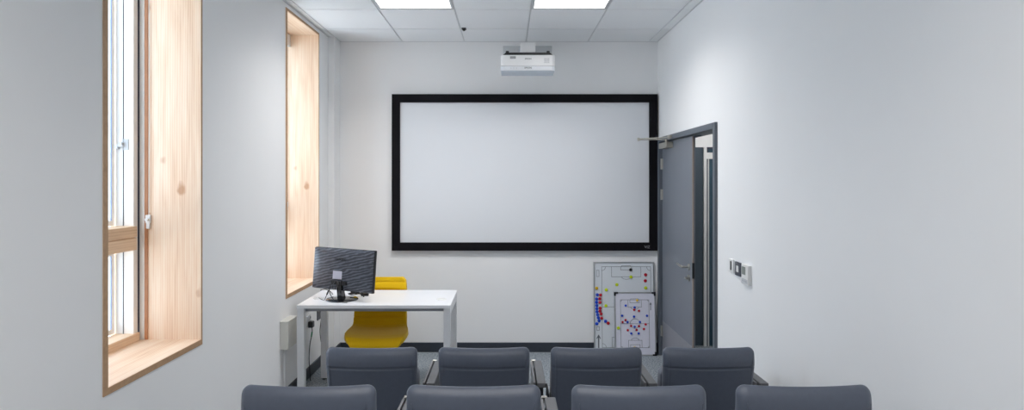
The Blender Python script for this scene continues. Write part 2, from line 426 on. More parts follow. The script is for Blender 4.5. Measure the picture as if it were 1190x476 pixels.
# ------------------------------------------------------------------ door in the right wall
d = sroot('door_1', (XR, 4.2, 0))
xa = XR-.02                                   # face of the architrave
m = MB()
for (a, b) in ((4.182, 4.225), (5.715, 5.762)): m.box(xa, XR+.14, a, b, 0, 2.071, bev=.003)
m.box(xa, XR+.14, 4.225, 5.715, 2.026, 2.071, bev=.003)
m.box(XR+.06, XR+.09, 5.70, 5.716, 0, 2.026); m.box(XR+.06, XR+.09, 4.8, 5.715, 2.016, 2.027)
m.build('door_frame', FRAMEG, d)
lx = XR+.013
m = MB(); m.box(lx, lx+.026, 4.795, 5.708, .008, 2.019, bev=.001)
leaf = m.build('door_leaf', DOORG, d)
m = MB(); m.box(lx+.0005, lx+.012, 4.790, 4.7952, .008, 2.018); m.build('edge_lipping', LIP, leaf)
m = MB(); m.box(lx-.0016, lx, 4.80, 5.70, .012, .335); m.build('kick_plate', KICK, leaf)
m = MB(); m.box(lx-.001, lx+.018, 4.787, 4.790, .88, 1.005); m.build('lock_plate', DARKM, leaf)
m = MB(); m.cyl((lx, 4.868, .962), (lx-.010, 4.868, .962), .026, n=28)
m.tube([(lx-.008, 4.868, .962), (lx-.052, 4.868, .963), (lx-.060, 4.885, .964), (lx-.060, 4.94, .966), (lx-.058, 5.005, .972)], .0095, 12)
m.build('door_handle', STEEL, leaf, smooth=True)
m = MB(); m.cyl((lx, 4.868, .872), (lx-.010, 4.868, .872), .026, n=28); m.box(lx-.034, lx-.008, 4.845, 4.892, .864, .88, bev=.004)
m.build('thumb_turn', STEEL, leaf)
for z in (1.82, 1.53, .235):
    m = MB(); m.cyl((lx-.008, 5.712, z-.05), (lx-.008, 5.712, z+.05), .008, n=14); m.box(lx-.003, lx, 5.672, 5.712, z-.05, z+.05)
    m.build('hinge', STEEL, leaf)
m = MB(); m.box(lx-.062, lx, 5.34, 5.60, 1.957, 2.008, bev=.004)
cl = m.build('door_closer', BRONZE, leaf)
m = MB(); m.cyl((lx-.035, 5.44, 2.005), (lx-.035, 5.44, 2.03), .013)
M = Matrix
def bar(m, a, b, w, h):
    a, b = Vector(a), Vector(b); dd = b-a; L_ = dd.length; ang = math.atan2(dd.y, dd.x)
    m.box(-.01, L_+.01, -w/2, w/2, -h/2, h/2, bev=.002, M=Matrix.Translation(a) @ Matrix.Rotation(ang, 4, 'Z'))
m2 = MB()
m2.cyl((lx-.035, 5.44, 2.005), (lx-.035, 5.44, 2.034), .012)
bar(m2, (lx-.035, 5.44, 2.036), (1.215, 5.50, 2.036), .024, .009)
bar(m2, (1.215, 5.50, 2.045), (xa-.012, 5.30, 2.047), .018, .007)
m2.cyl((1.215, 5.50, 2.026), (1.215, 5.50, 2.054), .011)
m2.box(xa-.02, xa, 5.26, 5.34, 2.034, 2.062, bev=.003)
m2.build('closer_arm', BRONZE, leaf)
m.bm.free()

# ------------------------------------------------------------------ corridor beyond the door
XC = 2.55
m = MB(); m.box(XC, XC+.12, 2.5, 9.7, -.1, 3.0); m.box(XR+.1, XC+.1, 9.6, 9.7, -.1, 3.0); m.box(XR+.1, XC+.1, 2.5, 2.6, -.1, 3.0)
struct(m.build('wall_corridor', WHITE, loc=(0, 0, 0)))
m = MB(); m.box(XR+.13, XC, 2.6, 9.6, 2.75, 2.85); struct(m.build('ceiling_corridor', CEIL, loc=(0, 0, 0)))
m = MB(); YC = 6.05
m.box(XR+.13, XC, YC, YC+.12, 2.0, 2.75); m.box(XR+.13, 1.66, YC, YC+.12, 0, 2.0)
struct(m.build('wall_lobby', WHITE, loc=(0, 0, 0)))
w2 = sroot('door_2', (1.66, YC, 0))
m = MB(); m.box(1.662, 1.985, YC-.012, YC+.03, .005, 1.998, bev=.002); m.build('door_leaf', TEALD, w2)
m = MB(); m.box(1.987, 2.016, YC-.03, YC+.05, 0, 1.998); m.box(2.016, XC, YC-.03, YC+.05, 1.881, 1.944); m.box(2.50, XC, YC-.03, YC+.05, 0, 1.881); m.build('screen_frame', PWHITE, w2)
m = MB(); m.box(2.016, XC, YC-.032, YC+.04, 1.984, 1.998); m.box(2.016, 2.026, YC-.031, YC+.04, 0, 1.88); m.box(2.0161, 2.03, YC-.031, YC+.04, 1.945, 1.984); m.build('glazing_trim', GASK, w2)
m = MB(); m.box(2.026, 2.040, YC-.028, YC+.04, 0, 1.88); m.build('glazing_bead', PWHITE, w2)
m = MB(); m.box(2.03, XC, YC-.01, YC+.01, 1.944, 1.984); m.box(2.040, 2.50, YC-.01, YC+.01, 0, 1.881); m.build('glazing', TEAL, w2)
cl_ = thing('corridor_fill', (2.05, 4.9, 2.75), 'unseen ceiling panel added to light the corridor outside the grey door', 'light')
m = MB(); m.box(1.80, 2.30, 4.3, 5.5, 2.735, 2.75, bev=.002); m.build('frame', PWHITE, cl_)
m = MB(); m.box(1.82, 2.28, 4.32, 5.48, 2.732, 2.7345); m.build('diffuser', CORRL, cl_)  # unseen glowing panel, added so that the corridor is lit

# ------------------------------------------------------------------ ceiling lights
PANEL_W = 10.2
PL = {(2, 2): 'square recessed ceiling light left of the projector', (4, 2): 'square recessed ceiling light above right of the projector'}
rown = {8: 'row above the near seats, out of view of the photo'}
for (i, j), (x0, x1, y0, y1) in sorted(PAN.items()):
    lab = PL.get((i, j)) or '%s unseen ceiling light added above the near seats as fill' % ('window side' if i == 2 else 'door side')
    r = thing('ceiling_light', ((x0+x1)/2, (y0+y1)/2, ZC), lab, 'light', 'recessed ceiling lights')
    m = MB(); e = .006; w = .019
    m.box(x0+e, x1-e, y0+e, y0+e+w, ZC-.001, ZC+.05); m.box(x0+e, x1-e, y1-e-w, y1-e, ZC-.001, ZC+.05)
    m.box(x0+e, x0+e+w, y0+e+w, y1-e-w, ZC-.001, ZC+.05); m.box(x1-e-w, x1-e, y0+e+w, y1-e-w, ZC-.001, ZC+.05)
    m.build('frame', PGREY, r)
    m = MB(); m.box(x0+e+w, x1-e-w, y0+e+w, y1-e-w, ZC+.003, ZC+.006); m.build('diffuser', PANEL, r)
    ld = bpy.data.lights.new('panel_glow', 'AREA'); ld.shape = 'SQUARE'; ld.size = .54; ld.energy = PANEL_W; ld.color = (1, .985, .975); ld.spread = math.radians(140)
    lo = bpy.data.objects.new('panel_glow', ld); COL.objects.link(lo); lo.location = ((x0+x1)/2, (y0+y1)/2, ZC+.0015)
t = thing('ceiling_sensor', (-.372, 5.315, ZC), 'tiny black ceiling sensor beside a ceiling grid line', 'sensor')
m = MB(); m.box(-.392, -.352, 5.29, 5.34, ZC-.012, ZC, bev=.003); m.build('sensor_housing', BLACK, t)
m = MB(); m.lathe([(.013, 0), (.012, -.008), (.006, -.013), (.001, -.014)], (-.372, 5.31, ZC-.012), 16); m.build('sensor_lens', BLACKG, t, smooth=True)

# ------------------------------------------------------------------ projection screen
t = thing('projection_screen', (.18, YB, .987), 'large wall mounted projection screen with wide black frame on the back wall', 'projection screen')
m = MB(); x0, x1, z0, z1, w = -1.102, 1.462, .987, 2.496, .079
m.prism([(x0, z0), (x1, z0), (x1, z1), (x0, z1)], YB-.045, YB-.045, 1) if 0 else None
yf, yb = YB-.045, YB-.001
for (a, b, c, e) in ((x0, x1, z0, z0+w), (x0, x1, z1-w, z1), (x0, x0+w, z0+w, z1-w), (x1-w, x1, z0+w, z1-w)): m.box(a, b, yf, yb, c, e)
fr = m.build('screen_frame', BLACKF, t)
m = MB(); m.box(x0+w-.005, x1-w+.005, YB-.03, YB-.012, z0+w-.005, z1-w+.005); m.build('screen_surface', SCREEN, t)
R90 = Matrix.Rotation(PI/2, 4, 'X')
text_obj('brand_lettering', 'VIZ', .036, Matrix.Translation(Vector((1.362, yf-.0006, 1.022))-Vector(t.location)) @ R90, VENT, t)

# ------------------------------------------------------------------ projector on its wall arm
t = thing('projector', (.192, YB, 2.62), 'white short throw projector on a wall arm above the projection screen', 'projector')
cx, wd = .192, .476; x0, x1 = cx-wd/2, cx+wd/2
def rr_prism(mb, x0, x1, y0, y1, z0, z1, r, n=6):
    pts = []
    for (cx_, cy_, a0) in ((x0+r, y0+r, PI), (x1-r, y0+r, 1.5*PI), (x1-r, y1-r, 0), (x0+r, y1-r, .5*PI)):
        for k in range(n+1): a = a0+k/n*PI/2; pts.append((cx_+r*math.cos(a), cy_+r*math.sin(a)))
    mb.prism(pts, z0, z1, 2)
m = MB(); rr_prism(m, x0, x1, 5.25, 5.47, 2.667, 2.762, .035); body = m.build('body', PROJW, t, bev=.004)
m = MB(); rr_prism(m, x0+.001, x1-.001, 5.251, 5.465, 2.626, 2.6655, .035)
m.build('lower_body', mat('projector_lower', srgb(232, 235, 240), .35, var=.01), t, bev=.003)
m = MB(); m.prism([(5.262, 2.627), (5.455, 2.627), (5.44, 2.612), (5.30, 2.617)], x0+.006, x1-.006); m.build('base_panel', mat('projector_base', srgb(214, 222, 232), .4, var=.02), t)
m = MB(); m.box(x0+.082, x0+.132, 5.2485, 5.25, 2.728, 2.75)
for k in range(5): m.box(x0+.084, x0+.130, 5.2475, 5.2485, 2.730+k*.004, 2.732+k*.004)
m.build('vent', VENT, t)
m = MB()
for k in range(4):
    for l in range(4): m.box(x1-.095+k*.012, x1-.087+k*.012, 5.249, 5.25, 2.693+l*.011, 2.700+l*.011)
m.build('keypad', PGREY, t)
m = MB()
for k in range(3): m.cyl((x0+.09+k*.024, 5.2515, 2.646), (x0+.09+k*.024, 5.249, 2.646), .003)
m.build('status_lights', VENT, t)
for z, s in ((2.727, .019), (2.648, .021)):
    text_obj('brand_lettering', 'EPSON', s, Matrix.Translation(Vector((cx+.002, 5.2488, z))-Vector(t.location)) @ R90, DARKM, t)
m = MB(); m.prism([(x0+.015, 2.760), (x1-.015, 2.760), (x1-.045, 2.785), (x0+.045, 2.785)], 5.262, 5.46, 1)
for x in (cx-.18, cx+.18): m.cyl((x, 5.285, 2.775), (x, 5.285, 2.801), .015); m.cyl((x, 5.43, 2.775), (x, 5.43, 2.801), .015)
m.build('mounting_plate', BLACK, t)
m = MB(); m.box(cx-.062, cx+.07, 5.33, YB-.02, 2.80, 2.885, bev=.003); m.box(cx-.05, cx+.055, 5.34, 5.455, 2.784, 2.80)
m.build('support_arm', PROJW, t)
m = MB(); m.box(cx-.05, cx+.06, 5.328, 5.34, 2.788, 2.797); m.build('arm_clamp', DARKM, t)
m = MB(); rr_prism(m, -.03, .445, YB-.03, YB-.001, 2.855, 2.965, .008); m.build('wall_plate', PGREY, t, bev=.004)

# ------------------------------------------------------------------ desk
t = thing('desk', (-.98, 4.75, 0), 'white rectangular desk with square legs in front of the yellow chair', 'desk')
X0, X1, Y0, Y1 = -1.55, -.411, 4.44, 5.065
m = MB(); m.box(X0, X1, Y0, Y1, .715, .74); m.build('desk_top', DESKW, t, bev=.0015)
for x in (X0+.002, X1-.052):
    for y in (Y0+.004, Y1-.054):
        m = MB(); m.box(x, x+.05, y, y+.05, .012, .715); lg = m.build('leg', DESKL, t, bev=.002)
        m = MB(); m.cyl((x+.025, y+.025, 0), (x+.025, y+.025, .013), .018); m.build('foot', BLACK, lg)
    m = MB(); m.box(x, x+.05, Y0+.054, Y1-.054, .665, .714); m.build('side_rail', DESKL, t, bev=.002)
m = MB(); m.box(X0+.052, X1-.052, Y0+.05, Y0+.09, .685, .714); m.box(X0+.052, X1-.052, Y1-.09, Y1-.05, .665, .714)
m.build('beam', DESKE, t)
for (x, y) in ((-.50, 4.66), (-1.47, 4.70)):
    m = MB(); m.lathe([(.04, 0), (.04, .003), (.034, .0045), (.030, .0045), (.030, .0015)], (x, y, .74), 24); m.build('cable_grommet', PWHITE, t, smooth=True)

# ------------------------------------------------------------------ monitor
mx, my, yaw = -1.272, 4.655, math.radians(-24.4)
t = thing('monitor', (mx, my, .74), 'black computer monitor seen from behind, standing on the white desk', 'monitor', rz=yaw)
lean = Matrix.Translation((0, .02, .23)) @ Matrix.Rotation(math.radians(-5), 4, 'X') @ Matrix.Rotation(math.radians(.6), 4, 'Y')
W2, H2 = .29, .162
m = MB(); m.box(-W2, W2, -.004, .022, -H2, H2, bev=.004); m.transform(lean); m.build('bezel', BLACK, t, local=True)
m = MB(); m.box(-W2+.012, W2-.012, .0222, .0226, -H2+.012, H2-.012); m.transform(lean); m.build('display', BLACKG, t, local=True)
m = MB()      # slightly bulged back shell
vs = m.box(-W2+.004, W2-.004, -.016, -.004, -H2+.004, H2-.004)
bmesh.ops.subdivide_edges(m.bm, edges=[e for e in m.bm.edges if abs(e.verts[0].co.x-e.verts[1].co.x) > .1 or abs(e.verts[0].co.z-e.verts[1].co.z) > .1], cuts=7, use_grid_fill=True)
for v in m.bm.verts:
    if v.co.y < -.01:
        v.co.y -= .018*max(0, 1-(v.co.x/W2)**2)*max(0, 1-(v.co.z/H2)**2)
shell_M = lean
m.transform(lean); sh = m.build('back_shell', MONB, t, local=True, smooth='auto')
lb = lean @ Matrix.Translation((0, -.0345, 0))
text_obj('brand_lettering', 'SAMSUNG', .024, lean @ Matrix.Translation((-.012, -.0325, .078)) @ R90, BLACKG, t, .0006)
m = MB(); m.box(-.075, .012, -.0012, .0012, -.062, 0, M=Matrix.Translation((0, -.034, 0))); m.transform(lean @ Matrix.Translation((0, 0, -.012))); m.build('rating_label', LABELM, t, local=True)
m = MB(); m.box(-.085, .06, -.042, -.02, -.118, -.088, bev=.003); m.transform(lean); m.build('port_cover', BLACK, t, local=True)
m = MB(); m.lathe([(.123, 0), (.124, .004), (.118, .009), (.05, .013), (.001, .014)], (0, 0, 0), 48); m.build('base', BLACKG, t, local=True, smooth=True)
m = MB(); m.prism([(-.03, .01), (.022, .01), (.008, .06), (.004, .15), (-.034, .15), (-.036, .07)], -.024, .02); m.build('neck', BLACKG, t, local=True, bev=.004)

def W(px, py, Y): return ((px-588)*Y/F, Y, 1.66+(210-py)*Y/F)
# cables behind the monitor
tz = .7435
m = MB(); r = .0028
m.tube([W(386, 328, 4.60), W(383, 334, 4.585), W(384, 342, 4.585), W(389, 349, 4.57), (-1.255, 4.54, tz), (-1.20, 4.53, tz)], r)
m.tube([W(389, 327, 4.60), W(386.5, 332, 4.56), W(388, 336, 4.56), W(392, 330, 4.58)], r)
tag(m.build('monitor_cable', BLACK, loc=(-1.27, 4.55, .742)), 'looped black cable hanging from the back of the monitor', 'cable')
m = MB(); m.tube([W(384, 333, 4.60), W(381.5, 339, 4.60), W(379, 344, 4.60), (-1.40, 4.62, tz), (-1.44, 4.66, tz), (-1.466, 4.70, .745)], .0025)
m.cyl(W(381.8, 337.5, 4.60), W(379.8, 342, 4.60), .006)
tag(m.build('video_cable', DARKM, loc=(-1.40, 4.62, .742)), 'thin cable with a black plug left of the monitor stand', 'cable')
m = MB()
for k in range(5):
    a = k*.9; cxk, cyk = -1.200+.006*k, 4.765+.004*k
    m.tube([(cxk+.055*math.cos(a+s*.7)*(1 if s % 2 else .8), cyk+.022*math.sin(a+s*.7), .760+.006*k+.003*(s % 3)) for s in range(10)], .0034)
m.tube([(-1.20, 4.76, .785), (-1.16, 4.74, .785), (-1.13, 4.73, .775), (-1.12, 4.725, .745)], .0045)
m.box(-1.16, -1.10, 4.79, 4.82, .7402, .762, bev=.004)
tag(m.build('cable_coil', BLACK, loc=(-1.16, 4.77, .742)), 'bundled coil of black cable right of the monitor stand', 'cable')

# ------------------------------------------------------------------ yellow chair behind the desk
t = thing('task_chair', (-1.05, 4.85, 0), 'mustard yellow upholstered chair tucked under the white desk', 'chair')
prof = [(4.590, .385), (4.578, .402), (4.582, .420), (4.605, .432), (4.68, .436), (4.80, .432), (4.90, .428), (4.97, .430), (5.015, .442), (5.045, .468), (5.062, .51),
        (5.074, .57), (5.084, .63), (5.094, .69), (5.102, .75), (5.108, .79), (5.112, .82), (5.114, .842)]
half = [.150, .185, .21, .228, .243, .245, .238, .229, .224, .222, .221, .219, .217, .216, .215, .213, .204, .180]
cent = [-1.00, -1.002, -1.004, -1.008, -1.018, -1.028, -1.038, -1.046, -1.052, -1.056, -1.058, -1.058, -1.058, -1.058, -1.058, -1.058, -1.058, -1.058]
NU = 14
def shell(mb, off=0.):
    rows = []
    # densify
    pr = []
    for i in range(len(prof)-1):
        for k in range(4):
            q = k/4; pr.append(tuple(prof[i][c]*(1-q)+prof[i+1][c]*q for c in (0, 1))+(half[i]*(1-q)+half[i+1]*q, cent[i]*(1-q)+cent[i+1]*q))
    pr.append(prof[-1]+(half[-1], cent[-1]))
    for i, (y, z, h, c) in enumerate(pr):
        a = pr[max(i-2, 0)]; b = pr[min(i+2, len(pr)-1)]; ty, tz_ = b[0]-a[0], b[1]-a[1]; l = math.hypot(ty, tz_) or 1
        ny, nz_ = -tz_/l, ty/l               # towards the sitter: up on the seat, forward on the back
        row = []
        for k in range(NU+1):
            u = -1+2*k/NU
            dish = (u*u)*.018
            seam = 0
            if z > .5: 
                for zs in (.505, .58, .655, .73, .80):
                    if abs(z-zs) < .006: seam = -.009
            q = dish+seam+off
            row.append(mb.bm.verts.new((c+u*h, y+ny*q, z+nz_*q)))
        rows.append(row)
    return rows
m = MB(); A = shell(m, .0); 
for i in range(len(A)-1):
    for k in range(NU): m.bm.faces.new((A[i][k], A[i][k+1], A[i+1][k+1], A[i+1][k]))
o = m.build('seat_shell', YELLOW, t, smooth=True)
sd = o.modifiers.new('thick', 'SOLIDIFY'); sd.thickness = .034; sd.offset = 0; sd.use_rim = True
bv = o.modifiers.new('soft', 'BEVEL'); bv.width = .014; bv.segments = 3; bv.limit_method = 'ANGLE'; bv.angle_limit = math.radians(50)
m = MB(); m.cyl((-1.04, 4.83, .09), (-1.04, 4.83, .36), .026); m.cyl((-1.04, 4.83, .06), (-1.04, 4.83, .12), .04); m.build('gas_lift', DARKM, t, smooth='auto')
m = MB(); m.box(-1.14, -.94, 4.72, 4.94, .365, .39, bev=.006); m.cyl((-.94, 4.8, .375), (-.86, 4.78, .37), .006); m.build('mechanism', BLACK, t)
for k in range(5):
    a = 2*PI*k/5+.5; c_, s_ = math.cos(a), math.sin(a)
    m = MB(); m.tube([(-1.04+.02*c_, 4.83+.02*s_, .10), (-1.04+.15*c_, 4.83+.15*s_, .09), (-1.04+.27*c_, 4.83+.27*s_, .07)], .016, 10); m.build('base_arm', DARKM, t, smooth=True)
    m = MB(); px_, py_ = -1.04+.27*c_, 4.83+.27*s_
    m.cyl((px_, py_, .07), (px_, py_, .05), .012); m.cyl((px_-.012*s_, py_+.012*c_, .027), (px_+.012*s_, py_-.012*c_, .027), .026, n=18); m.build('castor', BLACK, t)

# ------------------------------------------------------------------ wall boxes and sockets, left wall
t = thing('wall_box', (XL, 4.52, .41), 'blank white plastic box on the left wall beside the desk leg', 'box')
m = MB(); m.box(XL, -1.613, 4.43, 4.62, .412, .615, bev=.003); m.build('box_body', BOXW, t)
m = MB(); m.box(XL, -1.608, 4.425, 4.625, .615, .622, bev=.002); m.build('box_lid', BOXW, t)
m = MB(); m.box(XL, XL+.014, 4.50, 4.56, .0925, .412, bev=.003)
tag(m.build('cable_trunking', WHITE, loc=(XL, 4.52, .0925)), 'upright white trunking running down the left wall from the blank wall box', 'trunking')
def socket(y, z, label, dark, plug):
    t = thing('wall_socket', (XL, y, z), label, 'socket', 'sockets under the desk')
    m = MB(); m.box(XL, XL+.009, y-.043, y+.043, z-.043, z+.043, bev=.002); m.build('face_plate', dark, t)
    m = MB()
    for (dy, dz) in ((0, .014), (-.011, -.008), (.011, -.008)): m.box(XL+.009, XL+.0096, y+dy-.003, y+dy+.003, z+dz-.005, z+dz+.005)
    m.build('pin_slots', BLACK, t)
    m = MB(); m.box(XL+.009, XL+.013, y+.026, y+.036, z+.014, z+.032, bev=.001); m.build('switch', DARKM if dark is PGREY else DKGREY, t)
    return t
socket(5.06, .480, 'grey wall socket with the black plug, under the desk', PGREY, True)
socket(5.335, .470, 'dark wall socket under the far end of the desk', DKGREY, False)
t = thing('power_plug', (XL+.009, 5.055, .44), 'black plug and power lead in the grey wall socket under the desk', 'plug')
m = MB(); m.box(XL+.0098, XL+.05, 5.025, 5.078, .428, .478, bev=.006); pg = m.build('plug_body', BLACK, t)
m = MB(); m.tube([(XL+.035, 5.05, .430), (XL+.04, 5.045, .38), (XL+.03, 5.02, .30), (XL+.035, 4.98, .20), (XL+.04, 4.98, .10), (XL+.05, 4.97, .006)], .0035)
m.build('lead', BLACK, t)
m = MB(); m.cyl((XL+.039, 5.046, .392), (XL+.036, 5.036, .352), .0055); m.build('tag', GREENT, t)
m = MB(); m.tube([(-1.58, 5.12, .73), (-1.575, 5.11, .60), (-1.57, 5.10, .50), (-1.575, 5.08, .38), (-1.56, 5.085, .22), (-1.555, 5.09, .008)], .003)
m.tube([(-1.58, 5.12, .73), (-1.53, 5.075, .745), (-1.46, 4.98, .744), (-1.40, 4.85, .744)], .003)
tag(m.build('desk_cable', DARKM, loc=(-1.57, 5.1, .006)), 'dark cable hanging to the floor behind the rear left desk leg', 'cable')

# ------------------------------------------------------------------ right wall switches
t = thing('light_switch', (XR, 3.91, 1.11), 'white wall plate with a narrow black slot beside the door', 'switch')
m = MB(); m.box(XR-.009, XR+.001, 3.870, 3.945, 1.066, 1.150, bev=.002); m.build('plate', PWHITE, t)
m = MB(); m.box(XR-.0115, XR-.009, 3.898, 3.918, 1.080, 1.138, bev=.001); m.build('rocker', BLACK, t)
t = thing('card_reader', (XR, 3.795, 1.10), 'dark grey square wall plate with a white centre, between two white devices', 'switch')
m = MB(); m.box(XR-.010, XR+.001, 3.75, 3.84, 1.060, 1.146, bev=.002); m.build('plate', DKGREY, t)
m = MB(); m.box(XR-.0125, XR-.010, 3.778, 3.812, 1.084, 1.124, bev=.001); m.build('insert', PWHITE, t)
t = thing('thermostat', (XR, 3.65, 1.09), 'white thermostat with a grey display, nearest the seats', 'thermostat')
m = MB(); m.box(XR-.022, XR+.001, 3.602, 3.705, 1.030, 1.150, bev=.003); m.build('housing', PWHITE, t)
m = MB(); m.box(XR-.0235, XR-.0215, 3.640, 3.692, 1.088, 1.136, bev=.0007); m.build('display', LCD, t)
m = MB(); m.box(XR-.0232, XR-.0215, 3.61, 3.70, 1.036, 1.064, bev=.0007); m.build('flap', PGREY, t)
for k in range(3):
    m = MB(); m.box(XR-.0245, XR-.0215, 3.622+k*.026, 3.636+k*.026, 1.046, 1.054, bev=.001); m.build('button', VENT, t)

# ------------------------------------------------------------------ football tactic boards
def board(name, label, cat, x0, x1, H_, yb, yt, fw, surf, corner):
    """leaning board; local frame: u right, v up along the board, w towards the room"""
    t = thing(name, (x0, yb, 0), label, cat)
    Wd = x1-x0; ang = -math.asin((yt-yb)/H_)
    t.rotation_euler = (ang, 0, 0)
    m = MB()
    for (a, b, c, e) in ((0, Wd, 0, fw), (0, Wd, H_-fw, H_), (0, fw, fw, H_-fw), (Wd-fw, Wd, fw, H_-fw)): m.box(a, b, -.008, .008, c, e)
    m.build('frame', ALU, t, local=True, bev=.001)
    m = MB(); m.box(fw-.001, Wd-fw+.001, -.004, .004, fw-.001, H_-fw+.001); m.build('writing_surface', surf, t, local=True)
    for a in (0, Wd):
        for c in (0, H_):
            s1 = 1 if a == 0 else -1; s2 = 1 if c == 0 else -1
            m = MB(); L_ = .036 if corner is BLACK else .03
            m.box(*sorted((a-s1*.001, a+s1*L_)), -.0095, .009, *sorted((c-s2*0.0, c+s2*fw*1.3)), bev=.001)
            m.box(*sorted((a-s1*.001, a+s1*fw*1.3)), -.0095, .009, *sorted((c-s2*0.0, c+s2*L_)), bev=.001)
            m.build('corner_cap', corner, t, local=True)
    return t
LWD = .0032
def line(m, a, b, w=LWD, y=-.0046):
    (x0, z0), (x1, z1) = a, b; L_ = math.hypot(x1-x0, z1-z0); an = math.atan2(z1-z0, x1-x0)
    m.box(-w/2, L_+w/2, y-.0003, y+.0003, -w/2, w/2, M=Matrix.Translation((x0, 0, z0)) @ Matrix.Rotation(-an, 4, 'Y'))
def rect(m, x0, x1, z0, z1):
    line(m, (x0, z0), (x1, z0)); line(m, (x1, z0), (x1, z1)); line(m, (x1, z1), (x0, z1)); line(m, (x0, z1), (x0, z0))
def arc(m, c, r, a0, a1, n=10, ky=1):
    P = [(c[0]+r*math.cos(a0+(a1-a0)*k/n), c[1]+ky*r*math.sin(a0+(a1-a0)*k/n)) for k in range(n+1)]
    for p, q in zip(P[:-1], P[1:]): line(m, p, q)
def pitch(m, x0, x1, z0, z1, pb, pd, gb, gd, rc, rcor):
    rect(m, x0, x1, z0, z1); cx_ = (x0+x1)/2; zm = (z0+z1)/2
    line(m, (x0, zm), (x1, zm)); arc(m, (cx_, zm), rc, 0, 2*PI, 24)
    for s, z in ((1, z0), (-1, z1)):
        rect(m, cx_-pb/2, cx_+pb/2, *sorted((z, z+s*pd))); rect(m, cx_-gb/2, cx_+gb/2, *sorted((z, z+s*gd)))
        rect(m, cx_-gb*.42, cx_+gb*.42, *sorted((z, z-s*.009)))
        arc(m, (cx_, z+s*pd), gb*.42, 0, s*PI, 10, .55)
        for xx, a0 in ((x0, 0 if s > 0 else -PI/2), (x1, PI/2 if s > 0 else PI)): arc(m, (xx, z), rcor, a0, a0+PI/2, 6)
BX0, BX1, BH = .8475, 1.434, .877
big = board('tactics_board', 'tall football tactics whiteboard leaning on the back wall behind the smaller one', 'whiteboard', BX0, BX1, BH, 5.768, 5.812, .012, BOARDW, PGREY)
def uvb(px, py): return ((px-689.7)/70.3*(BX1-BX0), BH-(py-304.2)/107.3*BH)
m = MB(); a = uvb(699.2, 404.2); b = uvb(755.8, 309.8)
S_ = (BX1-BX0)/70.3
pitch(m, a[0], b[0], a[1], b[1], 34*S_, 11.6*S_, 12.5*S_, 3.7*S_, 8*S_, 4.5*S_)
ar = uvb(695, 404); 
line(m, ar, (ar[0], ar[1]+.10), .012); line(m, (ar[0]-.016, ar[1]+.085), (ar[0], ar[1]+.115), .008); line(m, (ar[0]+.016, ar[1]+.085), (ar[0], ar[1]+.115), .008)
lt = uvb(694.5, 314); rect(m, lt[0]-.012, lt[0]+.012, lt[1]-.06, lt[1])
lt = uvb(694.5, 380); rect(m, lt[0]-.012, lt[0]+.012, lt[1]-.035, lt[1])
m.build('pitch_markings', INK, big, local=True)
SX0, SX1, SH = 1.036, 1.430, .598
small = board('tactics_board', 'small football tactics whiteboard with black corners, in front of the tall one', 'whiteboard', SX0, SX1, SH, 5.700, 5.748, .012, BOARDL, BLACK)
def uvs(px, py): return ((px-714.3)/48*(SX1-SX0), SH-(py-339.2)/73.5*SH)
m = MB(); a = uvs(721.4, 403.4); b = uvs(754.5, 348.2); S_ = (SX1-SX0)/48; LWD = .0026
pitch(m, a[0], b[0], a[1], b[1], 15.5*S_, 8.4*S_, 11*S_, 3.4*S_, 5.5*S_, 1.6*S_)
q = uvs(756.5, 360); line(m, q, (q[0], q[1]+.06), .006); line(m, (q[0]-.008, q[1]+.05), (q[0], q[1]+.07), .004); line(m, (q[0]+.008, q[1]+.05), (q[0], q[1]+.07), .004)
m.build('pitch_markings', INK, small, local=True)

def magnet_mesh(r, h):
    bm = bmesh.new(); n = 16; prev = None
    for (rr, y) in ((r, 0), (r, -h*.6), (r*.8, -h), (r*.25, -h*1.05)):
        ring = [bm.verts.new((rr*math.cos(2*PI*k/n), y, rr*math.sin(2*PI*k/n))) for k in range(n)]
        if prev:
            for k in range(n): bm.faces.new((prev[k], prev[(k+1) % n], ring[(k+1) % n], ring[k]))
        else: bm.faces.new(ring)
        prev = ring
    bm.faces.new(prev); bmesh.ops.recalc_face_normals(bm, faces=bm.faces)
    me = bpy.data.meshes.new('magnet'); bm.to_mesh(me); bm.free()
    for p in me.polygons: p.use_smooth = True
    return me
CM = {'blue': MB_BLUE, 'red': MB_RED, 'lime': MB_LIME, 'yellow': MB_YEL, 'black': MB_BLK}
meshes = {}
def magnet(bd, uv, colr, r, label, grp):
    k = (colr, r)
    if k not in meshes:
        meshes[k] = magnet_mesh(r, .007); meshes[k].materials.append(CM[colr])
    o = bpy.data.objects.new('magnet', meshes[k]); COL.objects.link(o)
    Mx = Matrix.Translation(bd.location) @ Matrix.Rotation(bd.rotation_euler.x, 4, 'X')
    o.location = Mx @ Vector((uv[0], -.0044, uv[1])); o.rotation_euler = bd.rotation_euler
    tag(o, label, 'magnet', grp)
G1, G2 = 'magnets on the tall tactics board', 'magnets on the small tactics board'
big_list = [
 (732.8, 313.4, 'black', 'black round magnet near the top goal of the tall tactics board'),
 (733.0, 321.9, 'lime', 'lime magnet on the top penalty box line of the tall board'),
 (716.6, 330.9, 'lime', 'lime magnet just left below the top penalty box, tall board'),
 (704.2, 337.0, 'lime', 'lime magnet at the left touchline above the halfway line, upper of two'),
 (703.7, 355.6, 'lime', 'lime magnet right on the halfway line at left of the tall board'),
 (749.9, 334.8, 'lime', 'lime magnet below the two red ones at the top right, tall board'),
 (749.9, 319.3, 'red', 'upper of two red magnets at the top right of the tall board'),
 (749.5, 326.4, 'red', 'lower of two red magnets at the top right of the tall board'),
 (693.1, 335.1, 'yellow', 'orange yellow magnet on top of the blue column, tall board edge'),
 (703.1, 373.6, 'blue', 'lone blue magnet touching a red one below the halfway line'),
 (706.2, 375.9, 'red', 'red magnet touching the lone blue one below the halfway line')]
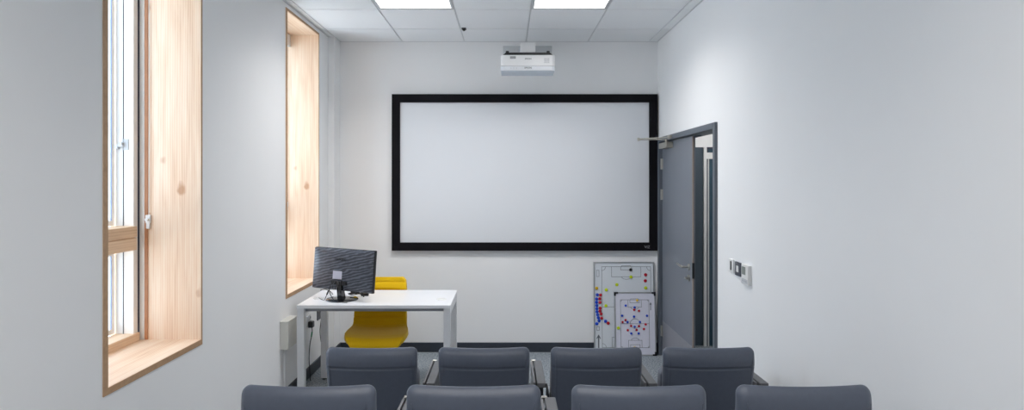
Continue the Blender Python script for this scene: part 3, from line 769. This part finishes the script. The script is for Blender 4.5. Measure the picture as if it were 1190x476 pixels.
for px, py, c, lab in big_list: magnet(big, uvb(px, py), c, .0155, lab, G1)
ordn = ['topmost', 'second', 'third', 'fourth', 'fifth', 'sixth', 'seventh', 'eighth', 'ninth', 'lowest']
blues = [(693.8, 342.8), (693.1, 347.6), (692.9, 351.5), (693.2, 355.3), (693.2, 359), (693.3, 362.6), (694, 366.1), (694.8, 369.6), (695.6, 373), (693, 376.6)]
for k, (px, py) in enumerate(blues): magnet(big, uvb(px, py), 'blue', .0155, ('%s blue magnet in the column down the left edge, tall board' % ordn[k]) + ('' if k in (0, 9) else ', counted from top'), G1)
reds = [(697.6, 343.1), (696.6, 347.4), (696.8, 351.7), (697.0, 358.3), (696.8, 361.9), (698.1, 365.2), (698.6, 370.1)]
ordr = ['topmost', 'second', 'third', 'fourth', 'fifth', 'sixth', 'lowest']
for k, (px, py) in enumerate(reds): magnet(big, uvb(px, py), 'red', .0150, ('%s red magnet in the column beside the blue ones, tall board' % ordr[k]) + ('' if k in (0, 6) else ', counted from top'), G1)
small_list = [
 (740.8, 348.9, 'yellow', 'yellow magnet in the top goal of the small tactics board'),
 (737.1, 403.2, 'yellow', 'yellow magnet in the bottom goal of the small tactics board'),
 (727.5, 354.9, 'blue', 'blue magnet left of the top penalty box, small board'),
 (737.7, 356.9, 'blue', 'blue magnet on the top penalty box line, small board'),
 (723.1, 366.6, 'blue', 'blue magnet at the left touchline, small board'),
 (737.0, 367.6, 'blue', 'blue magnet above the centre circle, small board'),
 (752.0, 366.6, 'blue', 'blue magnet at the right touchline, small board'),
 (729.4, 373.9, 'blue', 'blue magnet left of the centre circle, small board'),
 (743.6, 373.9, 'blue', 'blue magnet on the right of the centre circle, small board'),
 (737.5, 379.4, 'blue', 'blue magnet at the bottom of the centre circle, small board'),
 (733.4, 387.0, 'blue', 'left of the two lowest blue magnets on the small board'),
 (742.0, 387.0, 'blue', 'right of the two lowest blue magnets on the small board'),
 (737.3, 359.7, 'red', 'red magnet touching the blue one at the top penalty line'),
 (742.9, 361.0, 'red', 'red magnet right below the top penalty box, small board'),
 (727.0, 371.6, 'red', 'red magnet just above the left end of halfway line, small board'),
 (723.5, 374.0, 'red', 'leftmost red magnet of the small board, at the touchline'),
 (750.3, 376.6, 'red', 'rightmost red magnet of the small board'),
 (733.4, 378.4, 'red', 'red magnet at the lower left of the centre circle, small board'),
 (742.5, 378.7, 'red', 'red magnet at the lower right of the centre circle, small board'),
 (729.5, 383.3, 'red', 'lowest red magnet at the left of the small board'),
 (739.6, 383.0, 'red', 'red magnet directly below the centre circle, small board'),
 (748.2, 381.9, 'red', 'red magnet low at the right of the small board')]
for px, py, c, lab in small_list: magnet(small, uvs(px, py), c, .0112, lab, G2)
magnet(small, uvs(718.6, 380.8), 'lime', .0155, 'big lime magnet on the left margin of the small board', G2)

# ------------------------------------------------------------------ tiered tip-up seats
def rounded(w, d_, h, r, seg, xc, zc):
    """rounded block centred on x,y with base at z=0 and extra cuts"""
    m = MB(); m.box(-w/2, w/2, -d_/2, d_/2, 0, h, bev=r, seg=seg)
    for x in xc:
        bmesh.ops.bisect_plane(m.bm, geom=m.bm.verts[:]+m.bm.edges[:]+m.bm.faces[:], plane_co=(x, 0, 0), plane_no=(1, 0, 0))
    for z in zc:
        bmesh.ops.bisect_plane(m.bm, geom=m.bm.verts[:]+m.bm.edges[:]+m.bm.faces[:], plane_co=(0, 0, z), plane_no=(0, 0, 1))
    return m
def make_seat():
    """local frame: x right, +y forward (sitter faces +y), rear of the headroll at y=0"""
    t = thing('tip_up_seat', (0, 0, 0), '', 'seat', 'tip-up lecture seats in two rows')
    zb, hb = .36, .475
    seam = hb-.092
    m = rounded(.452, .066, hb, .031, 7, [-.19+.038*k for k in range(11)], [.08, .16, .24, .32, seam-.012, seam-.004, seam, seam+.004, seam+.012, hb-.07, hb-.06, hb-.05, hb-.04])
    for v in m.bm.verts:
        u = v.co.x/.226; z = v.co.z; y = v.co.y
        if y < 0 and abs(z-seam) < .002: v.co.y += .006              # stitched groove
        thick = 1.0 if z > seam else .80+.2*(z/seam)**2
        y = v.co.y*thick if v.co.y > 0 else v.co.y
        if z > seam: y += .038*((z-seam)/(hb-seam))**1.8*min(1, max(0, .5-v.co.y/.066))
        y += (u*u)*.016                                              # hollow towards the sitter
        y += .036 + (hb-z)*.17 + .02*max(0, (seam-z)/seam)**2        # recline
        k = 1-.05*max(0, (seam-z)/seam)
        v.co.x *= k; v.co.y = y; v.co.z = z+zb + .004*u*u
    b = m.build('backrest', SEATF, t, local=True, smooth='auto')
    m = MB(); P = []
    for k in range(13):
        u = -1+2*k/12; x = u*.212; z = seam-.010
        P.append((x, -.033+(u*u)*.015+.036+(hb-z)*.17+.0003, z+zb+.003*u*u))
    m.tube(P, .0013, 6); m.build('seam', SEAM, b, local=True)
    for s in (-1, 1):
        m = MB(); P = []
        for k in range(8):
            z = .04+k*(hb-.085)/7; kk = 1-.05*max(0, (seam-z)/seam)
            P.append((s*.204*kk, -.033+.82*.016+.036+(hb-z)*.17+.02*max(0, (seam-z)/seam)**2+.0002, z+zb))
        m.tube(P, .0012, 6); m.build('side_seam', SEATF, b, local=True)
    # folded-up seat cushion in front of the back
    m = rounded(.444, .105, .36, .034, 6, [-.15, -.05, .05, .15], [.1, .2, .3])
    for v in m.bm.verts:
        z = v.co.z; v.co.y += .150+(.36-z)*.10; v.co.z = z+.352
    m.build('seat_cushion', SEATF, t, local=True, smooth='auto')
    m = MB(); m.box(-.2, .2, .215, .225, .38, .66); m.build('seat_pan', DARKM, t, local=True)
    # shared arm on the right-hand side
    ax = .2775
    m = MB(); m.prism([(.085, .628), (.47, .628), (.478, .636), (.478, .645), (.468, .652), (.085, .652)], ax-.013, ax+.031)
    arm = m.build('armrest', ARMG, t, local=True, bev=.004)
    m = MB(); m.box(ax-.031, ax-.020, .10, .455, .44, .650); m.build('writing_tablet', TABG, arm, local=True, bev=.002)
    m = MB(); m.box(ax-.026, ax-.002, .458, .480, .640, .655, bev=.003); m.cyl((ax-.022, .468, .648), (ax-.022, .468, .60), .008); m.build('tablet_pivot', STEEL, arm, local=True)
    m = MB(); m.box(ax-.016, ax+.020, .12, .42, .28, .628, bev=.004); m.box(ax-.012, ax+.016, .2, .33, .012, .29); m.box(ax-.03, ax+.034, .12, .44, 0, .014, bev=.003)
    m.build('standard', DARKM, t, local=True)
    # back carrier
    m = MB(); m.box(-.25, .2615, .215, .255, .305, .345, bev=.004); m.build('crossbeam', DARKM, t, local=True)
    for s in (-1, 1):
        m = MB(); m.box(*sorted((s*.229, s*.237)), .09, .24, .33, .60, bev=.002); m.build('side_bracket', DARKM, t, local=True)
    return t
seatp = make_seat()
nm = ['leftmost', 'second from left', 'third from left', 'rightmost']
first = True
for (yr, zr, row) in ((2.905, 0, 'far row'), (1.957, .135, 'near row')):
    for k in range(4):
        s = seatp if first else copy_tree(seatp); first = False
        s.location = (-.664+.5553*k, yr, zr)
        s['label'] = '%s dark grey upholstered tip-up seat of the %s' % (nm[k], row)
# left end standard of each row so that the crossbeams carry on both sides
for (yr, zr, lab) in ((2.905, 0, 'far'), (1.955, .14, 'near')):
    pass

# ------------------------------------------------------------------ light, camera, render look
w = bpy.data.worlds.new('world'); SC.world = w; w.use_nodes = True
N, L = w.node_tree.nodes, w.node_tree.links
bg = N['Background']
bg.inputs['Color'].default_value = (.68, .82, 1, 1); bg.inputs['Strength'].default_value = 3.8
sun = bpy.data.lights.new('sun', 'SUN'); sun.energy = 11.0; sun.angle = .01; sun.color = (.93, .97, 1)
so = bpy.data.objects.new('sun', sun); COL.objects.link(so); so.location = (-6, 12, 10)
so.rotation_euler = Vector((-.5, -.62, -.75)).to_track_quat('-Z', 'Y').to_euler()
# daylight portals only help sampling of the sky through the window openings
for wy in wins:
    ld = bpy.data.lights.new('daylight_portal', 'AREA'); ld.shape = 'RECTANGLE'; ld.size = WZ1-WZ0; ld.size_y = H; ld.cycles.is_portal = True
    lo = bpy.data.objects.new('daylight_portal', ld); COL.objects.link(lo); lo.location = (XO-.02, wy+H/2, (WZ0+WZ1)/2)
    lo.rotation_euler = (0, -PI/2, 0)

cam = bpy.data.cameras.new('camera'); co = bpy.data.objects.new('camera', cam); COL.objects.link(co)
co.location = (0, 0, 1.66); co.rotation_euler = (PI/2, 0, 0)
cam.sensor_fit = 'HORIZONTAL'; cam.sensor_width = 36; cam.lens = F/1190*36
cam.shift_x = 7/1190; cam.shift_y = -28/1190; cam.clip_start = .05
SC.camera = co
SC.view_settings.view_transform = 'Standard'; SC.view_settings.look = 'None'; SC.view_settings.gamma = 1; SC.view_settings.exposure = 0.28
SC.view_settings.use_curve_mapping = False
SC.cycles.use_denoising = True; SC.cycles.max_bounces = 12; SC.cycles.diffuse_bounces = 8; SC.cycles.transparent_max_bounces = 16
SC.cycles.sample_clamp_indirect = 8
